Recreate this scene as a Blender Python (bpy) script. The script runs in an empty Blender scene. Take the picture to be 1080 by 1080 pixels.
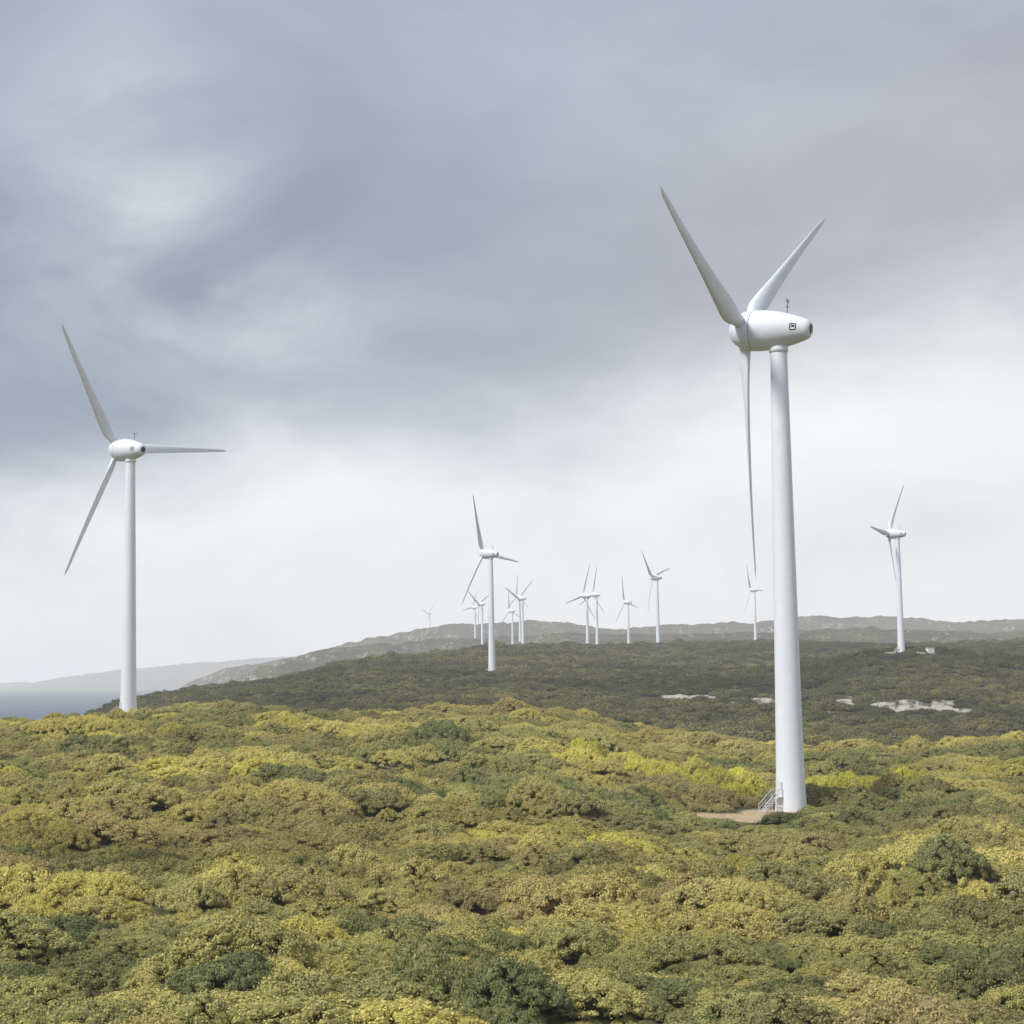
import bpy, math, random, bmesh
import numpy as np
from mathutils import Vector, Matrix

rng = np.random.default_rng(7)
random.seed(7)
scene = bpy.context.scene
scene.view_settings.view_transform = 'Standard'
scene.view_settings.look = 'None'
scene.view_settings.exposure = 0
EYE = 100.0      # camera height (m, local datum)
SEA = 47.0       # sea level in the same datum

# ------------------------------------------------------------------ helpers
def link(ob, parent=None):
    scene.collection.objects.link(ob)
    if parent: ob.parent = parent
    return ob

def mesh_from(name, V, F, smooth=False):
    me = bpy.data.meshes.new(name)
    V = np.asarray(V, dtype=np.float32)
    if isinstance(F, np.ndarray):
        n, k = F.shape
        me.vertices.add(len(V)); me.vertices.foreach_set('co', V.ravel())
        me.loops.add(n*k); me.loops.foreach_set('vertex_index', F.astype(np.int32).ravel())
        me.polygons.add(n)
        me.polygons.foreach_set('loop_start', np.arange(0, n*k, k, dtype=np.int32))
        me.polygons.foreach_set('loop_total', np.full(n, k, dtype=np.int32))
        me.update(calc_edges=True)
    else:
        me.from_pydata([tuple(map(float, v)) for v in V], [], F)
        me.update()
    if smooth:
        me.polygons.foreach_set('use_smooth', np.ones(len(me.polygons), dtype=bool))
    return me

def hash2(ix, iy, seed):
    n = (ix.astype(np.int64)*374761393 + iy.astype(np.int64)*668265263 + seed*1274126177) & 0x7fffffff
    n = ((n ^ (n >> 13)) * 1274126177) & 0x7fffffff
    n = n ^ (n >> 16)
    return (n & 0xffff)/65535.0

def vnoise(x, y, seed=0):
    ix = np.floor(x); iy = np.floor(y)
    fx = x-ix; fy = y-iy
    fx = fx*fx*fx*(fx*(fx*6-15)+10); fy = fy*fy*fy*(fy*(fy*6-15)+10)
    a = hash2(ix, iy, seed); b = hash2(ix+1, iy, seed)
    c = hash2(ix, iy+1, seed); d = hash2(ix+1, iy+1, seed)
    return (a*(1-fx)+b*fx)*(1-fy)+(c*(1-fx)+d*fx)*fy*1.0

def fbm(x, y, octv=4, seed=0, gain=0.5):
    s = 0; a = 1; t = 0
    for i in range(octv):
        s = s + a*(vnoise(x, y, seed+i*17)*2-1); t += a
        x, y = x*1.93*0.8+y*1.93*0.6+11.3, -x*1.93*0.6+y*1.93*0.8+5.7
        a *= gain
    return s/t

def pchip(xk, yk, x):
    xk = np.asarray(xk, float); yk = np.asarray(yk, float)
    h = np.diff(xk); dl = np.diff(yk)/h
    m = np.zeros(len(xk))
    for i in range(1, len(xk)-1):
        if dl[i-1]*dl[i] > 0:
            w1 = 2*h[i]+h[i-1]; w2 = h[i]+2*h[i-1]
            m[i] = (w1+w2)/(w1/dl[i-1]+w2/dl[i])
    x = np.clip(x, xk[0], xk[-1])
    k = np.clip(np.searchsorted(xk, x)-1, 0, len(xk)-2)
    t = (x-xk[k])/h[k]
    return ((2*t**3-3*t**2+1)*yk[k]+(t**3-2*t**2+t)*h[k]*m[k]
            + (-2*t**3+3*t**2)*yk[k+1]+(t**3-t**2)*h[k]*m[k+1])

# ------------------------------------------------------------------ terrain
US = [-.6, -.42, -.3, -.225, -.15, -.075, 0, .075, .15, .225, .3, .42, .6]
ROWS = [
 (15,  [-16]*13),
 (80,  [-16,-16,-16,-16,-16.2,-16.4,-16.4,-16.5,-16.7,-17,-17,-16.5,-16]),
 (123, [-15,-15,-15.5,-15.7,-15.8,-16,-16,-16,-16.3,-16.5,-16.5,-16,-16]),
 (175, [-12,-12.5,-13,-13.2,-13.3,-14,-14.2,-15.5,-17.6,-17,-16.8,-16,-15]),
 (232, [-10,-10.5,-10.7,-10.8,-11,-12,-12.5,-15,-17.8,-17.5,-16.5,-15,-14]),
 (300, [-10,-9.5,-9.3,-9.2,-9.3,-9.6,-9.6,-13,-16.4,-15,-14.5,-13,-12]),
 (390, [-12,-9,-8.0,-7.9,-7.9,-7.5,-7.2,-12.3,-17,-17.5,-17.5,-15,-14]),
 (480, [-45,-30,-22,-20,-20,-22,-24,-24,-24,-24,-24,-20,-18]),
 (600, [-90,-60,-38,-28,-26,-23,-22,-24,-25,-27,-27,-22,-20]),
 (760, [-100,-85,-48,-20,-14,-10,-10,-13,-13,-13,-15,-12,-10]),
 (929, [-115,-105,-55,-14,-5,0,-1,-2,0,7,4,5,5]),
 (1200,[-120,-115,-95,-30,-5,12,12,8,8,12,10,10,10]),
 (1550,[-120,-120,-105,-75,-30,2,24,23,23,20,21,22,22]),
 (1900,[-120,-120,-115,-95,-60,-12,12,15,17,12,12,12,12]),
 (2600,[-120,-120,-115,-112,2,40,50,54,57,55,50,50,50]),
 (3200,[-120,-120,-118,-115,-50,20,40,42,45,45,40,40,40]),
 (4200,[-120,-120,-118,-85,24,85,110,105,114,115,107,100,100]),
 (5500,[-120,-120,-118,-112,-60,60,80,80,80,80,80,80,80]),
 (8000,[-120,-120,-118,-110,-30,70,90,90,90,90,90,90,90]),
 (11000,[-120,-120,-40,48,112,150,150,150,150,150,150,150,150]),
 (14500,[-125]*13)]
lr = np.log([r[0] for r in ROWS])
ug = np.linspace(-.6, .6, 241)
tmp = np.array([pchip(US, r[1], ug) for r in ROWS])
lg = np.linspace(lr[0], lr[-1], 500)
TAB = np.array([pchip(lr, tmp[:, j], lg) for j in range(len(ug))]).T

# (x, y, base height, blade phase deg, nacelle yaw deg)
TURB = [
 (37.0, 232, 81.3, -69, 60.5), (-93.3, 415, 90.4, -35, 52), (-11.9, 929, 100.0, -25, 57),
 (213.4, 943, 109.4, 33, 59), (133.5, 1580, 122, -47, 58), (295.6, 2090, 133.6, -30, 58),
 (140.6, 2090, 120.4, -20, 57), (75.7, 1750, 113.6, 15, 55), (97.8, 2000, 126, 8, 57),
 (11, 2000, 122.8, 50, 56), (-1.4, 2500, 126.7, -12, 56), (-41, 2250, 127, 60, 56),
 (-67, 3000, 152, 20, 56), (-210, 4300, 190, 45, 56), (10, 2600, 152, -5, 56)]

def raw_height(x, y):
    x = np.asarray(x, float); y = np.asarray(y, float)
    r = np.hypot(x, y)+1e-6
    a = np.arctan2(x, y)
    lim = math.atan(.6)
    u = np.where(np.abs(a) <= lim, np.tan(np.clip(a, -lim, lim)),
        np.where(a > 0, .6-(a-lim)/(2*math.pi-2*lim)*1.2, -.6+(-a-lim)/(2*math.pi-2*lim)*1.2))
    d = r*np.maximum(np.cos(a), .857)
    fi = np.clip((np.log(np.clip(d, 15, 14500))-lg[0])/(lg[1]-lg[0]), 0, len(lg)-1.001)
    fj = np.clip((u+.6)/(ug[1]-ug[0]), 0, len(ug)-1.001)
    i = fi.astype(int); j = fj.astype(int); fi = fi-i; fj = fj-j
    h = (TAB[i, j]*(1-fi)+TAB[i+1, j]*fi)*(1-fj)+(TAB[i, j+1]*(1-fi)+TAB[i+1, j+1]*fi)*fj
    far = np.clip((d-450)/1500, 0, 1)
    land = np.clip((h+65)/25, 0.1, 1)
    h = h-2.0*(1-np.clip((d-1600)/500, 0, 1))
    # rolling ground and scrub mounds stretched across the wind
    h = h+fbm(x/58, y/34, 3, 3)*2.8
    h = h+fbm(x/15, y/9, 2, 9)*2.1*(1-far*0.3)
    h = h+far*land*(fbm(x/260, y/170, 4, 21)*12+np.clip((d-1700)/1500, 0, 1)*fbm(x/420, y/300, 6, 31)*34)
    far2 = np.clip((d-1500)/800, 0, 1)
    h = h+far2*fbm(x/26, y/26, 4, 41)*6.0*land
    return h+EYE

TX = [t[0] for t in TURB]; TY = [t[1] for t in TURB]
TD = np.array([t[2] for t in TURB])-raw_height(np.array(TX), np.array(TY))
def sig(t): return 9.0 if t[1] < 500 else (45.0 if t[1] < 1700 else 110.0)
def height(x, y):
    h = raw_height(x, y)
    for t, dd in zip(TURB, TD):
        s = sig(t)
        h = h+dd*np.exp(-((x-t[0])**2+(y-t[1])**2)/(2*s*s))
    # levelled hardstand and access track round the near turbine
    w = np.exp(-((((x-28)/19)**2+((y-209)/34)**2)**2))
    h = h*(1-w)+(81.15+fbm(x/4, y/4, 2, 5)*.12-np.clip((215-y)/60, 0, .6))*w
    return h

PAD = [(34, 230, 4.5, 5.0, 1.5), (29.5, 223, 5.0, 7, 1.5), (25, 226, 6, 4, 1.3)]
def sand_mask(x, y):
    m = np.zeros_like(x)
    for cx, cy, sx, sy, k in PAD+[(170, 735, 27, 25, .95), (196, 715, 25, 14, .95), (80, 800, 14, 21, .88), (150, 760, 16, 13, .85),
                              (112, 775, 20, 9, .8), (186, 752, 22, 9, .8), (-93, 414, 5, 4, .8),
                              (213, 940, 14, 9, .6)]:
        m = np.maximum(m, k*np.exp(-((x-cx)/sx)**2-((y-cy)/sy)**2))
    w = np.clip((y-300)/200, 0.2, 1)
    n = (fbm(x/8, y/8, 5, 77, .7)*1.4-.08)*w
    return np.clip((m+n*(m > .03)-.42)*3.6, 0, 1)

angs = np.concatenate([np.radians(np.linspace(-26, 26, 700)), np.radians(np.linspace(27, 333, 150))])
ds = np.exp(np.linspace(np.log(15), np.log(14800), 1050))
A, D = np.meshgrid(angs, ds)
X = D*np.sin(A); Y = D*np.cos(A)
Z = height(X, Y)
na, nd = len(angs), len(ds)
V = np.stack([X, Y, Z], -1).reshape(-1, 3)
I = np.arange(nd-1)[:, None]*na; J = np.arange(na)[None, :]; J2 = (J+1) % na
F = np.stack([I+J, I+J2, I+na+J2, I+na+J], -1).reshape(-1, 4)
me = mesh_from('heath_ground', V, np.ascontiguousarray(F), smooth=True)
att = me.attributes.new('sand', 'FLOAT', 'POINT')
att.data.foreach_set('value', sand_mask(V[:, 0], V[:, 1]).astype(np.float32))
ground = link(bpy.data.objects.new('heath_ground', me))

# ------------------------------------------------------------------ materials
def new_mat(name):
    m = bpy.data.materials.new(name); m.use_nodes = True
    nt = m.node_tree; nt.nodes.clear()
    out = nt.nodes.new('ShaderNodeOutputMaterial')
    return m, nt, out

def N(nt, t, **kw):
    n = nt.nodes.new(t)
    for k, v in kw.items():
        setattr(n, k, v)
    return n

def ramp(nt, fac, stops):
    r = N(nt, 'ShaderNodeValToRGB')
    e = r.color_ramp.elements
    while len(e) < len(stops): e.new(0.5)
    for el, (p, col) in zip(e, stops):
        el.position = p; el.color = (*col, 1)
    nt.links.new(fac, r.inputs[0])
    return r.outputs[0]

def noise(nt, scale, detail=4, rough=.55, vec=None, dist=0):
    n = N(nt, 'ShaderNodeTexNoise')
    n.inputs['Scale'].default_value = scale
    n.inputs['Detail'].default_value = detail
    n.inputs['Roughness'].default_value = rough
    n.inputs['Distortion'].default_value = dist
    if vec is not None: nt.links.new(vec, n.inputs['Vector'])
    return n.outputs['Fac']

def mixc(nt, a, b, fac, mode='MIX'):
    m = N(nt, 'ShaderNodeMix', data_type='RGBA', blend_type=mode)
    for sock, val in ((m.inputs[0], fac), (m.inputs[6], a), (m.inputs[7], b)):
        if isinstance(val, (int, float)): sock.default_value = val
        elif isinstance(val, tuple): sock.default_value = (*val, 1)
        else: nt.links.new(val, sock)
    return m.outputs[2]

def math_(nt, op, a, b=None, c=None, clamp=False):
    m = N(nt, 'ShaderNodeMath', operation=op, use_clamp=clamp)
    for s, v in zip(m.inputs, (a, b, c)):
        if v is None: continue
        if isinstance(v, (int, float)): s.default_value = v
        else: nt.links.new(v, s)
    return m.outputs[0]

def maprange(nt, v, a, b, c, d, interp='SMOOTHSTEP'):
    m = N(nt, 'ShaderNodeMapRange', interpolation_type=interp)
    nt.links.new(v, m.inputs[0])
    for i, x in enumerate((a, b, c, d)): m.inputs[i+1].default_value = x
    return m.outputs[0]

def principled(nt, out, col, rough=.6, spec=.3):
    p = N(nt, 'ShaderNodeBsdfPrincipled')
    if isinstance(col, tuple): p.inputs['Base Color'].default_value = (*col, 1)
    else: nt.links.new(col, p.inputs['Base Color'])
    p.inputs['Roughness'].default_value = rough
    p.inputs['Specular IOR Level'].default_value = spec
    nt.links.new(p.outputs[0], out.inputs[0])
    return p

# ground
gm, nt, out = new_mat('heath_ground')
geo = N(nt, 'ShaderNodeNewGeometry')
pos = geo.outputs['Position']
n1 = noise(nt, .012, 4, .6, pos); n2 = noise(nt, .16, 5, .65, pos); n3 = noise(nt, 1.3, 2, .6, pos)
c1 = ramp(nt, n1, [(.3, (.045, .050, .030)), (.5, (.080, .080, .042)), (.7, (.125, .116, .058))])
c2 = ramp(nt, n2, [(.3, (.25, .27, .2)), (.5, (.9, .9, .85)), (.72, (1.7, 1.6, 1.3))])
col = mixc(nt, c1, c2, 1.0, 'MULTIPLY')
c3 = ramp(nt, n3, [(.3, (.45, .45, .45)), (.7, (1.35, 1.35, 1.35))])
col = mixc(nt, col, c3, .7, 'MULTIPLY')
sep = N(nt, 'ShaderNodeSeparateXYZ'); nt.links.new(geo.outputs['True Normal'], sep.inputs[0])
steep = maprange(nt, sep.outputs[2], .80, .93, 1, 0)
steep = math_(nt, 'MULTIPLY', steep, maprange(nt, n2, .45, .6, 0, 1))
col = mixc(nt, col, (.45, .39, .32), steep)
sa = N(nt, 'ShaderNodeAttribute', attribute_name='sand')
sc = ramp(nt, n3, [(.3, (.28, .25, .20)), (.5, (.46, .42, .36)), (.7, (.62, .58, .52))])
scn = ramp(nt, n3, [(.3, (.38, .28, .16)), (.7, (.58, .45, .29))])
sepp = N(nt, 'ShaderNodeSeparateXYZ'); nt.links.new(pos, sepp.inputs[0])
sc = mixc(nt, scn, sc, maprange(nt, sepp.outputs[1], 300, 500, 0, 1))
col = mixc(nt, col, sc, sa.outputs['Fac'])
p = principled(nt, out, col, .9, .1)
b = N(nt, 'ShaderNodeBump'); b.inputs['Strength'].default_value = .8; b.inputs['Distance'].default_value = 1.0
nt.links.new(n2, b.inputs['Height']); nt.links.new(b.outputs[0], p.inputs['Normal'])
me.materials.append(gm)

# scrub foliage
def foliage_mat(name, twig=False):
    m, nt, out = new_mat(name)
    tint = N(nt, 'ShaderNodeAttribute', attribute_name='tint', attribute_type='INSTANCER')
    lum = N(nt, 'ShaderNodeAttribute', attribute_name='lum', attribute_type='INSTANCER')
    dry = N(nt, 'ShaderNodeAttribute', attribute_name='dry', attribute_type='INSTANCER')
    geo = N(nt, 'ShaderNodeNewGeometry')
    nz = noise(nt, 1.0, 2, .6, geo.outputs['Position'])
    rnd = geo.outputs['Random Per Island']
    t = math_(nt, 'ADD', tint.outputs['Fac'], math_(nt, 'MULTIPLY', math_(nt, 'SUBTRACT', nz, .5), .34))
    t = math_(nt, 'ADD', t, math_(nt, 'MULTIPLY', math_(nt, 'SUBTRACT', rnd, .5), .14))
    col = ramp(nt, t, [(0.0, (.140, .162, .070)), (.22, (.250, .256, .098)), (.42, (.380, .350, .122)),
                       (.60, (.49, .425, .135)), (.78, (.55, .50, .120)), (1.0, (.60, .61, .085))])
    col = mixc(nt, col, (.39, .305, .135), math_(nt, 'MULTIPLY', dry.outputs['Fac'], math_(nt, 'ADD', .5, math_(nt, 'MULTIPLY', nz, .9)), clamp=True))
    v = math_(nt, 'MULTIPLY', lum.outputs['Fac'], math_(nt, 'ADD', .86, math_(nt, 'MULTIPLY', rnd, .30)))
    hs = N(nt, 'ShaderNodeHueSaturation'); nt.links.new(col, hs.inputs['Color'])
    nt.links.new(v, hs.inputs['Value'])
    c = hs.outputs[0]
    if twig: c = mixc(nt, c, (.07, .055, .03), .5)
    d = N(nt, 'ShaderNodeBsdfDiffuse'); nt.links.new(c, d.inputs[0])
    nt.links.new(d.outputs[0], out.inputs[0])
    return m
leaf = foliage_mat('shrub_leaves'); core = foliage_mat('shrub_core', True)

# ------------------------------------------------------------------ shrub prototypes
def ico_sphere():
    bm = bmesh.new(); bmesh.ops.create_icosphere(bm, subdivisions=1, radius=1)
    v = np.array([q.co[:] for q in bm.verts]); f = np.array([[q.index for q in fc.verts] for fc in bm.faces])
    bm.free(); return v, f
IV, IF = ico_sphere()
protos = bpy.data.collections.new('heath_shrub_kinds')

def make_proto(k, nl, ntuft, flat, lobe_r, tuft_r, ax=1.8, ay=1.15):
    r = np.random.default_rng(100+k)
    Vs = []; Fs = []; mats = []; off = 0
    g = np.arange(nl)+.5
    rad = np.sqrt(g/nl); ang = g*2.39996+r.normal(size=nl)*.25
    rad = np.clip(rad+r.normal(size=nl)*.04, 0, 1.02)
    wob = 1+.20*np.sin(ang*2+k)+.15*np.sin(ang*3+2.1*k)+.08*np.sin(ang*5+1.3*k)     # uneven outline
    lx = np.cos(ang)*rad*ax*wob; ly = np.sin(ang)*rad*ay*wob
    und = .13*np.sin(lx*2.9+k)*np.cos(ly*3.4+2*k)+.05*np.sin(lx*7+2*k)*np.sin(ly*6.3+k)
    lz = flat*np.power(np.clip(1.02-rad**2, 0, 1), .60)*(1-.2*lx/ax)+und*(1-rad**2)+r.normal(size=nl)*.035
    lr_ = lobe_r*r.uniform(.6, 1.4, nl)
    for i in range(nl):
        s = np.array([1.2, 1.0, .8])*lr_[i]
        vv = IV*(1+r.normal(size=(len(IV), 1))*.12)*s*.80+np.array([lx[i], ly[i], lz[i]])
        Vs.append(vv); Fs.append(IF+off); off += len(vv); mats += [1]*len(IF)
    nq = nl*ntuft
    li = r.integers(0, nl, nq)
    dirv = r.normal(size=(nq, 3)); dirv[:, 2] = np.abs(dirv[:, 2])*1.1-.35
    dirv /= np.linalg.norm(dirv, axis=1)[:, None]
    P = np.stack([lx[li], ly[li], lz[li]], -1)+dirv*lr_[li][:, None]*np.array([1.2, 1, .85])*r.uniform(.84, 1.2, (nq, 1))
    nrm = dirv+r.normal(size=(nq, 3))*.36; nrm /= np.linalg.norm(nrm, axis=1)[:, None]
    t = np.cross(nrm, r.normal(size=(nq, 3))); t /= np.linalg.norm(t, axis=1)[:, None]
    bt = np.cross(nrm, t)
    sz = tuft_r*r.uniform(.5, 1.4, (nq, 1))
    q = np.stack([P-t*sz*1.2, P-bt*sz*.7, P+t*sz*1.2+nrm*sz*.3, P+bt*sz*.7], 1).reshape(-1, 3)
    Vs.append(q)
    qf = np.arange(nq*4).reshape(-1, 4)+off
    V = np.vstack(Vs)
    me = bpy.data.meshes.new('shrub_kind')
    faces = np.vstack(Fs).tolist()+qf.tolist()
    me.from_pydata(V.tolist(), [], faces)
    me.materials.append(leaf); me.materials.append(core)
    me.polygons.foreach_set('material_index', np.array(mats+[0]*nq, dtype=np.int32))
    me.update()
    ob = bpy.data.objects.new('shrub_kind_%02d' % k, me)
    protos.objects.link(ob)
#        lobes tufts flat lobe_r tuft_r
specs = [(270, 54, .98, .155, .027), (240, 58, .88, .165, .028), (300, 50, .92, .145, .026), (210, 62, 1.10, .18, .028),
         (280, 50, .75, .15, .026), (250, 56, 1.0, .16, .027), (230, 58, .92, .17, .028),
         (44, 34, .80, .42, .12), (36, 40, .68, .46, .12), (52, 30, .90, .38, .11), (40, 36, .75, .44, .12)]
NK = 7
for k, s in enumerate(specs): make_proto(k, *s)

# ------------------------------------------------------------------ scatter points
def sector(n, d0, d1, half):
    d = np.sqrt(rng.uniform(d0*d0, d1*d1, n)); a = np.radians(rng.uniform(-half, half, n))
    return d*np.sin(a), d*np.cos(a)
def thin(x, y, s, k):
    """dart-throwing: drop shrubs whose centres sit inside a bigger neighbour"""
    order = np.argsort(-s); cell = 4.0*max(1, k); grid = {}
    keep = []
    for i in order:
        cx, cy = int(x[i]//cell), int(y[i]//cell); ok = True
        for a in (-1, 0, 1):
            for b_ in (-1, 0, 1):
                for j in grid.get((cx+a, cy+b_), ()):
                    if ((x[i]-x[j])/1.45)**2+(y[i]-y[j])**2 < (k*.62*(s[i]+s[j])*.5*1.15)**2*1.0: ok = False; break
                if not ok: break
            if not ok: break
        if ok: grid.setdefault((cx, cy), []).append(i); keep.append(i)
    return np.array(keep)
groups = []
x, y = sector(30000, 55, 450, 25); s = np.exp(rng.normal(size=len(x))*.50)*.92+.1; s = np.clip(s, .45, 2.3)
kp = thin(x, y, s, 1.4); groups.append((x[kp], y[kp], s[kp], 0))
x, y = sector(6500, 55, 450, 25); s = rng.uniform(.35, .65, len(x)); groups.append((x, y, s, 0))
x, y = sector(18000, 440, 1050, 21); s = rng.gamma(6, 1/6, len(x))*1.15+.6; groups.append((x, y, s, 1))
x, y = sector(19000, 1000, 1900, 19.5); s = rng.gamma(6, 1/6, len(x))*1.4+1.0; groups.append((x, y, s, 2))
# taller thicket sheltered behind the near turbine
tx_ = rng.normal(size=50)*6.5+23; ty_ = rng.normal(size=50)*2.5+249; groups.append((tx_, ty_, rng.uniform(1.0, 1.7, 50), 3))
tx_ = rng.normal(size=40)*8+57; ty_ = rng.normal(size=40)*3+258; groups.append((tx_, ty_, rng.uniform(.9, 1.5, 40), 3))
x = np.concatenate([g[0] for g in groups]); y = np.concatenate([g[1] for g in groups])
s = np.concatenate([g[2] for g in groups]); gi = np.concatenate([np.full(len(g[0]), g[3]) for g in groups])
print('shrubs', [len(g[0]) for g in groups])
keep = sand_mask(x, y) < .3
nearpad = (y < 300)
for ox, oy in ((2.0, 0), (-2.0, 0), (0, 2), (0, 4), (0, 6), (0, -1.2)):
    keep &= ~((sand_mask(x+ox*np.minimum(s, 1.5), y+oy*np.minimum(s, 1.5)) > .4) & nearpad)
for ox, oy in ((1.0, 0), (-1.0, 0), (0, 3), (0, 5)):
    keep &= ~((sand_mask(x+ox*s, y+oy*s) > .55) & (y > 500))
for t in TURB[:4]: keep &= np.hypot(x-t[0], y-t[1]) > (2.6+s*1.3)
z = height(x, y); keep &= z > SEA+1
x, y, s, gi, z = x[keep], y[keep], s[keep], gi[keep], z[keep]
r = np.hypot(x, y)
n = len(x)
thick = fbm(x/13, y/7, 3, 55)
hs = (1.15+.50*thick)*np.clip(1.12-.12*s, .8, 1.1)
hs = np.where(gi == 3, 1.9, hs)
infront = np.exp(-(((x-27)/13)**4+((y-200)/16)**4))    # low growth beside the track
hs = hs*(1-.45*infront)
z = z-.10-.12*s
tint = .43+.42*fbm(x/36, y/20, 3, 61)+.18*fbm(x/7, y/5, 2, 63)+rng.normal(size=n)*.13
tint = np.minimum(tint, .78)
tint = np.where(gi == 3, rng.uniform(.72, .95, n), tint)
for cx, cy, sx, sy, k in [(62, 180, 30, 36, -.20), (90, 310, 45, 26, -.35)]:
    tint += k*np.exp(-((x-cx)/sx)**2-((y-cy)/sy)**2)
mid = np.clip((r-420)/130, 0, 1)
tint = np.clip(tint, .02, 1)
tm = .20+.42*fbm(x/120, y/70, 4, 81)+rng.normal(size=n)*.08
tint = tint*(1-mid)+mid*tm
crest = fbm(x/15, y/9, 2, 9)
lum = (1.10+.25*fbm(x/48, y/30, 2, 71)+.32*crest+rng.normal(size=n)*.12)  # mound tops lighter, gaps darker: relief shading put into the leaf colour
lumm = (.41+.28*fbm(x/90, y/60, 3, 91)+rng.normal(size=n)*.07)  # mid hills darkened: cloud shade put into the foliage colour
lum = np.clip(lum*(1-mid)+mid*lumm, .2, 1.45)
tint = np.clip(tint, 0, 1)
dry = np.clip(.02+.9*fbm(x/26, y/14, 3, 97)+rng.normal(size=n)*.20, 0, .7)*np.where(gi == 3, 0, 1)*(1-.5*mid)
pm = bpy.data.meshes.new('coastal_heath_scrub')
pm.vertices.add(n); pm.vertices.foreach_set('co', np.stack([x, y, z], -1).astype(np.float32).ravel())
def addf(nm, v, typ='FLOAT'):
    a = pm.attributes.new(nm, typ, 'POINT')
    if typ == 'FLOAT_VECTOR': a.data.foreach_set('vector', v.astype(np.float32).ravel())
    elif typ == 'INT': a.data.foreach_set('value', v.astype(np.int32))
    else: a.data.foreach_set('value', v.astype(np.float32))
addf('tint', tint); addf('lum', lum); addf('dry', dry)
rz = rng.normal(size=n)*.5
addf('rot', np.stack([rng.normal(size=n)*.07, rng.normal(size=n)*.07, rz], -1), 'FLOAT_VECTOR')
addf('scl', np.stack([s*rng.uniform(.85, 1.3, n), s, s*np.clip(hs, .4, 2)*rng.uniform(.85, 1.2, n)], -1), 'FLOAT_VECTOR')
addf('kind', np.where(r < 460, rng.integers(0, NK, n), rng.integers(NK, len(specs), n)), 'INT')
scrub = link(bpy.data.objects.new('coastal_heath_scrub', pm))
ng = bpy.data.node_groups.new('scatter', 'GeometryNodeTree')
ng.interface.new_socket('Geometry', in_out='INPUT', socket_type='NodeSocketGeometry')
ng.interface.new_socket('Geometry', in_out='OUTPUT', socket_type='NodeSocketGeometry')
gi_ = ng.nodes.new('NodeGroupInput'); go = ng.nodes.new('NodeGroupOutput')
m2p = ng.nodes.new('GeometryNodeMeshToPoints'); iop = ng.nodes.new('GeometryNodeInstanceOnPoints')
ci = ng.nodes.new('GeometryNodeCollectionInfo'); ci.inputs['Collection'].default_value = protos
ci.inputs['Separate Children'].default_value = True; ci.inputs['Reset Children'].default_value = True
def na_(nm, dt):
    q = ng.nodes.new('GeometryNodeInputNamedAttribute'); q.data_type = dt; q.inputs['Name'].default_value = nm
    return q.outputs['Attribute']
L = ng.links.new
L(gi_.outputs[0], m2p.inputs[0]); L(m2p.outputs[0], iop.inputs['Points']); L(ci.outputs[0], iop.inputs['Instance'])
iop.inputs['Pick Instance'].default_value = True
L(na_('kind', 'INT'), iop.inputs['Instance Index'])
e2r = ng.nodes.new('FunctionNodeEulerToRotation'); L(na_('rot', 'FLOAT_VECTOR'), e2r.inputs[0])
L(e2r.outputs[0], iop.inputs['Rotation']); L(na_('scl', 'FLOAT_VECTOR'), iop.inputs['Scale'])
L(iop.outputs[0], go.inputs[0])
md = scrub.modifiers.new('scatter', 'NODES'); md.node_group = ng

# ------------------------------------------------------------------ sea
R = 60000
ring = [(R*math.cos(a), R*math.sin(a), SEA) for a in np.linspace(0, 2*math.pi, 97)[:-1]]
sea_me = mesh_from('sea', ring, [list(range(96))])
sm, nt, out = new_mat('sea_water')
geo = N(nt, 'ShaderNodeNewGeometry')
mps = N(nt, 'ShaderNodeMapping'); mps.inputs['Scale'].default_value = (1, .35, 1); nt.links.new(geo.outputs['Position'], mps.inputs[0])
w = noise(nt, .006, 6, .65, mps.outputs[0])
p = principled(nt, out, ramp(nt, w, [(.35, (.03, .065, .12)), (.65, (.06, .105, .165))]), .7, .1)
b = N(nt, 'ShaderNodeBump'); b.inputs['Strength'].default_value = .8; b.inputs['Distance'].default_value = 4
nt.links.new(w, b.inputs['Height']); nt.links.new(b.outputs[0], p.inputs['Normal'])
sea_me.materials.append(sm); link(bpy.data.objects.new('sea', sea_me))

# ------------------------------------------------------------------ sea haze (homogeneous absorbing volume; its emission stands in for scattered light)
def box(x0, x1, y0, y1, z0, z1):
    V = [(x, y, z) for x in (x0, x1) for y in (y0, y1) for z in (z0, z1)]
    F = [(0, 1, 3, 2), (4, 6, 7, 5), (0, 4, 5, 1), (2, 3, 7, 6), (0, 2, 6, 4), (1, 5, 7, 3)]
    return V, F
hz = mesh_from('haze', *box(-50000, 50000, -50000, 50000, -60, 320))
hm, nt, out = new_mat('sea_haze')
SIG = 1/8500
ab = N(nt, 'ShaderNodeVolumeAbsorption'); ab.inputs['Density'].default_value = SIG; ab.inputs['Color'].default_value = (0, 0, 0, 1)
em = N(nt, 'ShaderNodeEmission'); em.inputs['Color'].default_value = (.79, .81, .845, 1); em.inputs['Strength'].default_value = SIG
ad = N(nt, 'ShaderNodeAddShader'); nt.links.new(ab.outputs[0], ad.inputs[0]); nt.links.new(em.outputs[0], ad.inputs[1])
nt.links.new(ad.outputs[0], out.inputs['Volume'])
hz.materials.append(hm); link(bpy.data.objects.new('haze', hz))

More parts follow.
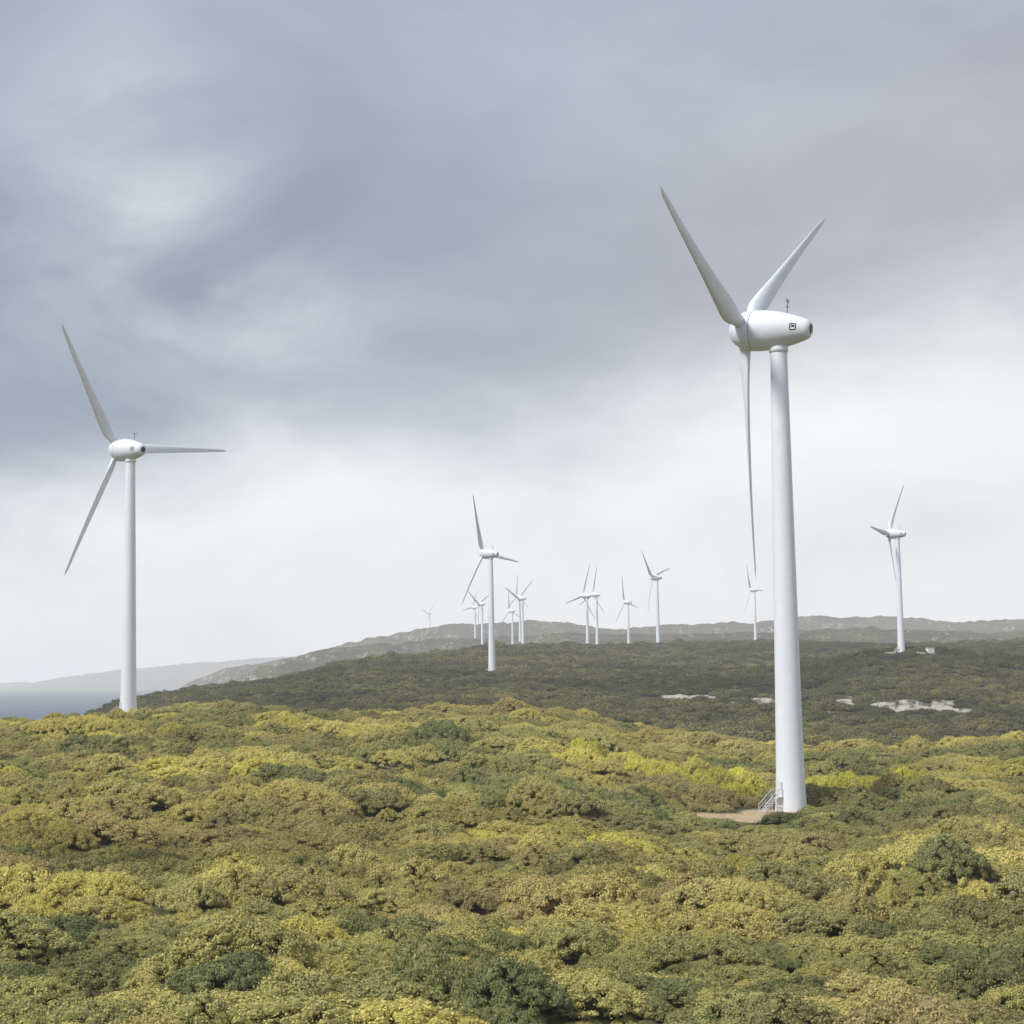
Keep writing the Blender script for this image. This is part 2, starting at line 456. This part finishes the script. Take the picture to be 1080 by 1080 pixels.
# ------------------------------------------------------------------ wind turbines
wm, nt, out = new_mat('turbine_paint')
tc = N(nt, 'ShaderNodeTexCoord')
nz = noise(nt, .6, 4, .6, tc.outputs['Object'])
col = ramp(nt, nz, [(.3, (.755, .80, .865)), (.7, (.81, .85, .905))])
principled(nt, out, col, .5, .3)
dm, nt, out = new_mat('dark_vent')
tc = N(nt, 'ShaderNodeTexCoord'); nz = noise(nt, 5, 3, .5, tc.outputs['Object'])
principled(nt, out, ramp(nt, nz, [(.3, (.02, .02, .025)), (.7, (.05, .04, .045))]), .6, .3)
stm, nt, out = new_mat('galvanised_steel')
tc = N(nt, 'ShaderNodeTexCoord'); nz = noise(nt, 9, 3, .5, tc.outputs['Object'])
p = principled(nt, out, ramp(nt, nz, [(.3, (.65, .66, .67)), (.7, (.78, .79, .80))]), .4, .5)

def lathe(prof, seg, axis='Z'):
    V = []; F = []
    for (s_, r_) in prof:
        for k in range(seg):
            a = 2*math.pi*k/seg
            V.append((r_*math.cos(a), r_*math.sin(a), s_) if axis == 'Z' else (s_, r_*math.cos(a), r_*math.sin(a)))
    for i in range(len(prof)-1):
        for k in range(seg):
            k2 = (k+1) % seg
            F.append((i*seg+k, i*seg+k2, (i+1)*seg+k2, (i+1)*seg+k))
    return V, F

def tower_prof():
    def rad(h): return 1.15+(1.0-h/62.9)*.78+.22*math.exp(-h/3.5)
    return [(-3, rad(0))]+[(h, rad(h)) for h in np.linspace(0, 62.9, 40)]
def blade_mesh():
    V = []; F = []; ns = 110; K = 28
    for i in range(ns+1):
        t = i/ns; rr = 1.6+(34.8-1.6)*t
        root = max(0, 1-t/.10); root = root*root*(3-2*root)
        chord = float(pchip([0, .05, .13, .2, .35, .6, .85, .96, 1], [1.4, 1.9, 2.7, 2.6, 2.15, 1.5, .98, .66, .12], np.array([t]))[0])
        thick = float(pchip([0, .06, .15, .3, .6, 1], [1.0, .66, .38, .30, .24, .18], np.array([t]))[0])
        tw = math.radians(float(pchip([0, .1, .3, .6, 1], [40, 36, 23, 15, 11], np.array([t]))[0]))
        bend = 1.1*t*t
        for k in range(K):
            a = 2*math.pi*k/K
            cx = .5*math.cos(a)
            ty = .5*thick*math.sin(a)*(1-.30*(cx)*2*(1-root)*.9)
            px = (cx-(.18)*(1-root))*-1*chord; py = ty*chord
            yy = px*math.cos(tw)-py*math.sin(tw)
            xx = px*math.sin(tw)+py*math.cos(tw)
            V.append((xx-bend, yy, rr))
    for i in range(ns):
        for k in range(K):
            k2 = (k+1) % K
            F.append((i*K+k, i*K+k2, (i+1)*K+k2, (i+1)*K+k))
    F.append(tuple(range(K))[::-1]); F.append(tuple(ns*K+k for k in range(K)))
    return V, F
def prof_r(s_):
    P = [(-4.8, .75), (-4.65, 1.1), (-4.2, 1.38), (-3.2, 1.75), (-2, 2.12), (-.5, 2.48), (1, 2.7), (2.4, 2.82), (3.3, 2.84)]
    return float(pchip([q[0] for q in P], [q[1] for q in P], np.array([s_]))[0])
nac = [(s_, prof_r(s_)) for s_ in np.linspace(-4.8, 3.3, 28)]
nac = [(-4.55, .72), (-4.8, .74)]+nac+[(3.38, 2.78), (3.38, 2.3)]
spn = [(3.44, 2.3), (3.44, 2.78), (3.5, 2.83), (4.1, 2.8), (4.8, 2.66), (5.4, 2.42), (6.0, 2.02), (6.5, 1.55), (6.85, 1.05), (7.1, .5), (7.2, .001)]
M_tower = mesh_from('tower', *lathe(tower_prof(), 64), smooth=True)
M_nac = mesh_from('nacelle', *lathe(nac, 64, 'X'), smooth=True)
M_spn = mesh_from('hub_spinner', *lathe(spn, 64, 'X'), smooth=True)
M_bld = mesh_from('blade', *blade_mesh(), smooth=True)
for m_ in (M_tower, M_nac, M_spn, M_bld):
    bm = bmesh.new(); bm.from_mesh(m_); bmesh.ops.recalc_face_normals(bm, faces=bm.faces); bm.to_mesh(m_); bm.free()
M_seam = mesh_from('nacelle_seam', *lathe([(3.3, 2.6), (3.3, 2.75), (3.5, 2.75), (3.5, 2.6)], 44, 'X'), smooth=True)
V_, F_ = lathe([(-4.58, .001), (-4.58, .72)], 24, 'X'); M_tail = mesh_from('tail_vent', V_, F_)
def panel(s0, s1, a0, a1, n=8, lift=.02):
    V = []; F = []
    for i in range(n+1):
        ss = s0+(s1-s0)*i/n
        for j in range(n+1):
            a = a0+(a1-a0)*j/n; rr = prof_r(ss)+lift
            V.append((ss, rr*math.cos(a), rr*math.sin(a)))
    for i in range(n):
        for j in range(n): F.append((i*(n+1)+j, (i+1)*(n+1)+j, (i+1)*(n+1)+j+1, i*(n+1)+j+1))
    return V, F
Vp = []; Fp = []
for (s0, s1, a0, a1) in [(-3.25, -2.35, .22, .30), (-3.25, -3.1, -.10, .20), (-2.5, -2.35, -.10, .20), (-3.0, -2.6, .02, .17), (-3.2, -2.4, -.2, -.13)]:
    v, f = panel(s0, s1, a0, a1); o = len(Vp); Vp += v; Fp += [tuple(q+o for q in ff) for ff in f]
M_logo = mesh_from('nacelle_logo', Vp, Fp, smooth=True)  # abstract strips standing in for the dark logo on the nacelle side
V_, F_ = lathe([(-.35, 1.2), (-.3, 1.28), (.05, 1.32), (.4, 1.28), (.6, 1.2)], 36)
M_yaw = mesh_from('yaw_collar', V_, F_, smooth=True)
V_, F_ = lathe([(1.2, .95), (2.6, .92), (2.75, .80)], 28); M_root = mesh_from('blade_root_collar', V_, F_, smooth=True)
def tubes(segs, r_, seg=6):
    V = []; F = []
    for a, b in segs:
        a = Vector(a); b = Vector(b); d = (b-a).normalized()
        u = d.orthogonal().normalized(); w_ = d.cross(u); o = len(V)
        for P in (a, b):
            for k in range(seg):
                t = 2*math.pi*k/seg; V.append(tuple(P+u*math.cos(t)*r_+w_*math.sin(t)*r_))
        for k in range(seg):
            F.append((o+k, o+(k+1) % seg, o+seg+(k+1) % seg, o+seg+k))
        F.append(tuple(o+k for k in range(seg))[::-1]); F.append(tuple(o+seg+k for k in range(seg)))
    return V, F
M_mast = mesh_from('weather_mast', *tubes([((-1.2, 0, 2.2), (-1.2, 0, 4.3)), ((-1.2, -.45, 3.9), (-1.2, .45, 3.9)), ((-1.2, -.45, 3.9), (-1.2, -.45, 4.25)),
      ((-1.2, .45, 3.9), (-1.2, .45, 4.25)), ((-1.45, 0, 3.2), (-.95, 0, 3.2))], .05))
for m_ in (M_tower, M_nac, M_spn, M_bld, M_yaw, M_root): m_.materials.append(wm)
for m_ in (M_seam, M_tail, M_logo, M_mast): m_.materials.append(dm)

def addbox(V, F, *a):
    v, f = box(*a); o = len(V); V += v; F += [tuple(q+o for q in ff) for ff in f]
SV = []; SF = []
for i in range(9): addbox(SV, SF, -5.2+i*.28, -4.95+i*.28, -.55, .55, .12+i*.2, .17+i*.2)
addbox(SV, SF, -2.9, -2.0, -.65, .65, 1.9, 1.96)
rails = []
for sy in (-.6, .6):
    rails += [((-5.3, sy, 1.1), (-2.9, sy, 2.95)), ((-2.9, sy, 2.95), (-2.0, sy, 2.95)), ((-5.3, sy, .55), (-2.9, sy, 2.4)), ((-5.3, sy, 0), (-5.3, sy, 1.1)),
              ((-4.1, sy, .3), (-4.1, sy, 2.0)), ((-2.9, sy, 0), (-2.9, sy, 2.95)), ((-5.3, sy, .08), (-2.9, sy, 1.85))]
v, f = tubes(rails, .04); o = len(SV); SV += v; SF += [tuple(q+o for q in ff) for ff in f]
M_stair = mesh_from('entrance_stair', SV, SF); M_stair.materials.append(stm)
DV = []; DF = []
for i in range(9):
    for j in range(2):
        a = math.pi-.22+.44*i/8; DV.append((2.14*math.cos(a), 2.14*math.sin(a), 1.96+j*2.1))
for i in range(8): DF.append((i*2, i*2+1, i*2+3, i*2+2))
M_door = mesh_from('tower_door', DV, DF); M_door.materials.append(stm)

TILT = math.radians(-4.5)
for (tx, ty, tz, ph, yw) in TURB:
    root = link(bpy.data.objects.new('wind_turbine', None)); root.location = (tx, ty, tz); root.empty_display_size = 5
    def part(m_, name, mat=None, parent=root):
        ob = bpy.data.objects.new(name, m_); link(ob, parent)
        if mat is not None: ob.matrix_local = mat
        return ob
    part(M_tower, 'tower')
    T = Matrix.Translation((0, 0, 65.5)) @ Matrix.Rotation(math.radians(90+yw), 4, 'Z') @ Matrix.Rotation(TILT, 4, 'Y')
    part(M_yaw, 'yaw_collar', Matrix.Translation((0, 0, 62.7)))
    for m_, nm in ((M_nac, 'nacelle'), (M_spn, 'hub_spinner'), (M_seam, 'nacelle_seam'), (M_tail, 'tail_vent'), (M_logo, 'nacelle_logo'), (M_mast, 'weather_mast')):
        part(m_, nm, T)
    for b_ in range(3):
        a = -math.radians(ph+120*b_)
        Rm = Matrix.Translation((4.75, 0, 0)) @ Matrix.Rotation(-a, 4, 'X')
        part(M_bld, 'blade_%d' % (b_+1), T @ Rm)
        part(M_root, 'blade_root_%d' % (b_+1), T @ Rm)
    if ty < 1000:
        rz_ = Matrix.Rotation(math.radians(35), 4, 'Z')
        part(M_stair, 'entrance_stair', rz_); part(M_door, 'tower_door', rz_)

# transformer kiosk beside the far right turbine
kv = []; kf = []
addbox(kv, kf, -1.9, 1.9, -1.3, 1.3, -.5, 2.3)
addbox(kv, kf, -2.1, 2.1, -1.5, 1.5, 2.3, 2.5)
km = mesh_from('body', kv, kf); km.materials.append(wm)
dv = []; df = []
for q in (-1.5, -.1): addbox(dv, df, q, q+1.25, -1.34, -1.3, .1, 2.05)
for i in range(6): addbox(dv, df, -1.3, -.5, -1.37, -1.34, .5+i*.12, .55+i*.12)
kd = mesh_from('doors', dv, df); kd.materials.append(stm)
kio = link(bpy.data.objects.new('transformer_kiosk', None))
kx, ky = 228.0, 938.0
kio.location = (kx, ky, float(height(np.array([kx]), np.array([ky]))[0])+.3); kio.rotation_euler = (0, 0, .3)
link(bpy.data.objects.new('kiosk_body', km), kio); link(bpy.data.objects.new('kiosk_doors', kd), kio)

# ------------------------------------------------------------------ sky / light
SUN_EL, SUN_AZ = math.radians(46), math.radians(-128)   # azimuth from +Y, clockwise (sun is to the left, behind)
world = bpy.data.worlds.new('World'); scene.world = world; world.use_nodes = True
nt = world.node_tree; nt.nodes.clear()
wo = N(nt, 'ShaderNodeOutputWorld'); bg = N(nt, 'ShaderNodeBackground'); bg.inputs['Strength'].default_value = .1
sky = N(nt, 'ShaderNodeTexSky', sky_type='NISHITA'); sky.sun_disc = False
sky.sun_elevation = SUN_EL; sky.sun_rotation = SUN_AZ; sky.altitude = 100; sky.dust_density = 2.0
tc = N(nt, 'ShaderNodeTexCoord'); vec = tc.outputs['Generated']
sp = N(nt, 'ShaderNodeSeparateXYZ'); nt.links.new(vec, sp.inputs[0])
dx, dz = sp.outputs[0], sp.outputs[2]
mp = N(nt, 'ShaderNodeMapping'); mp.inputs['Scale'].default_value = (1, 1, 2.0); mp.inputs['Location'].default_value = (.7, 0, .35)
mp.inputs['Rotation'].default_value = (0, math.radians(-14), 0)
nt.links.new(vec, mp.inputs[0]); sv = mp.outputs[0]
nA = noise(nt, 2.6, 5, .5, sv, .3); nB = noise(nt, 7.5, 7, .6, sv, .3); nD = noise(nt, 4.2, 6, .55, sv, .4)
edge = math_(nt, 'ADD', .155, math_(nt, 'MULTIPLY', dx, .22))
tt = math_(nt, 'SUBTRACT', dz, edge)
tt = math_(nt, 'ADD', tt, math_(nt, 'MULTIPLY', math_(nt, 'SUBTRACT', nA, .5), .16))
tt = math_(nt, 'ADD', tt, math_(nt, 'MULTIPLY', math_(nt, 'SUBTRACT', nB, .5), .07))
deck = maprange(nt, tt, -.05, .055, 0, 1)
low = ramp(nt, nD, [(.3, (7.6, 7.8, 8.2)), (.5, (9.2, 9.25, 9.35)), (.7, (10.2, 10.2, 10.2))])
darkL = ramp(nt, nA, [(.3, (2.1, 2.6, 3.6)), (.5, (2.9, 3.35, 4.35)), (.72, (4.6, 5.0, 5.8))])
darkR = ramp(nt, nA, [(.3, (3.4, 3.5, 4.1)), (.5, (4.1, 4.15, 4.7)), (.72, (5.4, 5.5, 5.9))])
dark = mixc(nt, darkL, darkR, maprange(nt, dx, -.15, .2, 0, 1))
dark = mixc(nt, dark, (4.1, 4.6, 5.8), maprange(nt, tt, .08, .2, 0, .5))
dark = mixc(nt, dark, ramp(nt, nD, [(.3, (.86, .86, .89)), (.7, (1.16, 1.16, 1.14))]), 1.0, 'MULTIPLY')
def patch(cx, cz, rx, rz_, th):
    a = math_(nt, 'DIVIDE', math_(nt, 'SUBTRACT', dx, cx), rx); b_ = math_(nt, 'DIVIDE', math_(nt, 'SUBTRACT', dz, cz), rz_)
    q = math_(nt, 'ADD', math_(nt, 'MULTIPLY', a, a), math_(nt, 'MULTIPLY', b_, b_))
    g = math_(nt, 'POWER', 2.718, math_(nt, 'MULTIPLY', q, -1))
    g = math_(nt, 'MULTIPLY', g, maprange(nt, nD, .36, .62, 0.2, 1.25))
    return math_(nt, 'MULTIPLY', math_(nt, 'MULTIPLY', g, maprange(nt, nB, .3, .7, .6, 1.2)), th, clamp=True)
dark = mixc(nt, dark, (7.2, 7.4, 7.8), patch(-.205, .27, .055, .07, .85))
dark = mixc(nt, dark, (6.2, 6.6, 7.2), patch(-.15, .20, .10, .04, .7))
cl = mixc(nt, low, dark, deck)
fin = mixc(nt, cl, sky.outputs[0], .06)
nt.links.new(fin, bg.inputs[0]); nt.links.new(bg.outputs[0], wo.inputs[0])

sd = bpy.data.lights.new('sun', 'SUN'); sd.energy = 3.4; sd.angle = math.radians(10); sd.color = (1, .97, .91)
so = link(bpy.data.objects.new('sun', sd))
dirv = Vector((math.sin(SUN_AZ)*math.cos(SUN_EL), math.cos(SUN_AZ)*math.cos(SUN_EL), math.sin(SUN_EL)))
so.rotation_euler = dirv.to_track_quat('Z', 'Y').to_euler(); so.location = dirv*400

# ------------------------------------------------------------------ camera
cd = bpy.data.cameras.new('camera'); cd.lens = 60; cd.sensor_width = 36; cd.clip_end = 100000; cd.clip_start = .5
co = link(bpy.data.objects.new('camera', cd))
co.matrix_world = Matrix.Translation((0, 0, EYE)) @ Matrix.Rotation(math.radians(90+5.43), 4, 'X') @ Matrix.Rotation(math.radians(-.7), 4, 'Z')
scene.camera = co
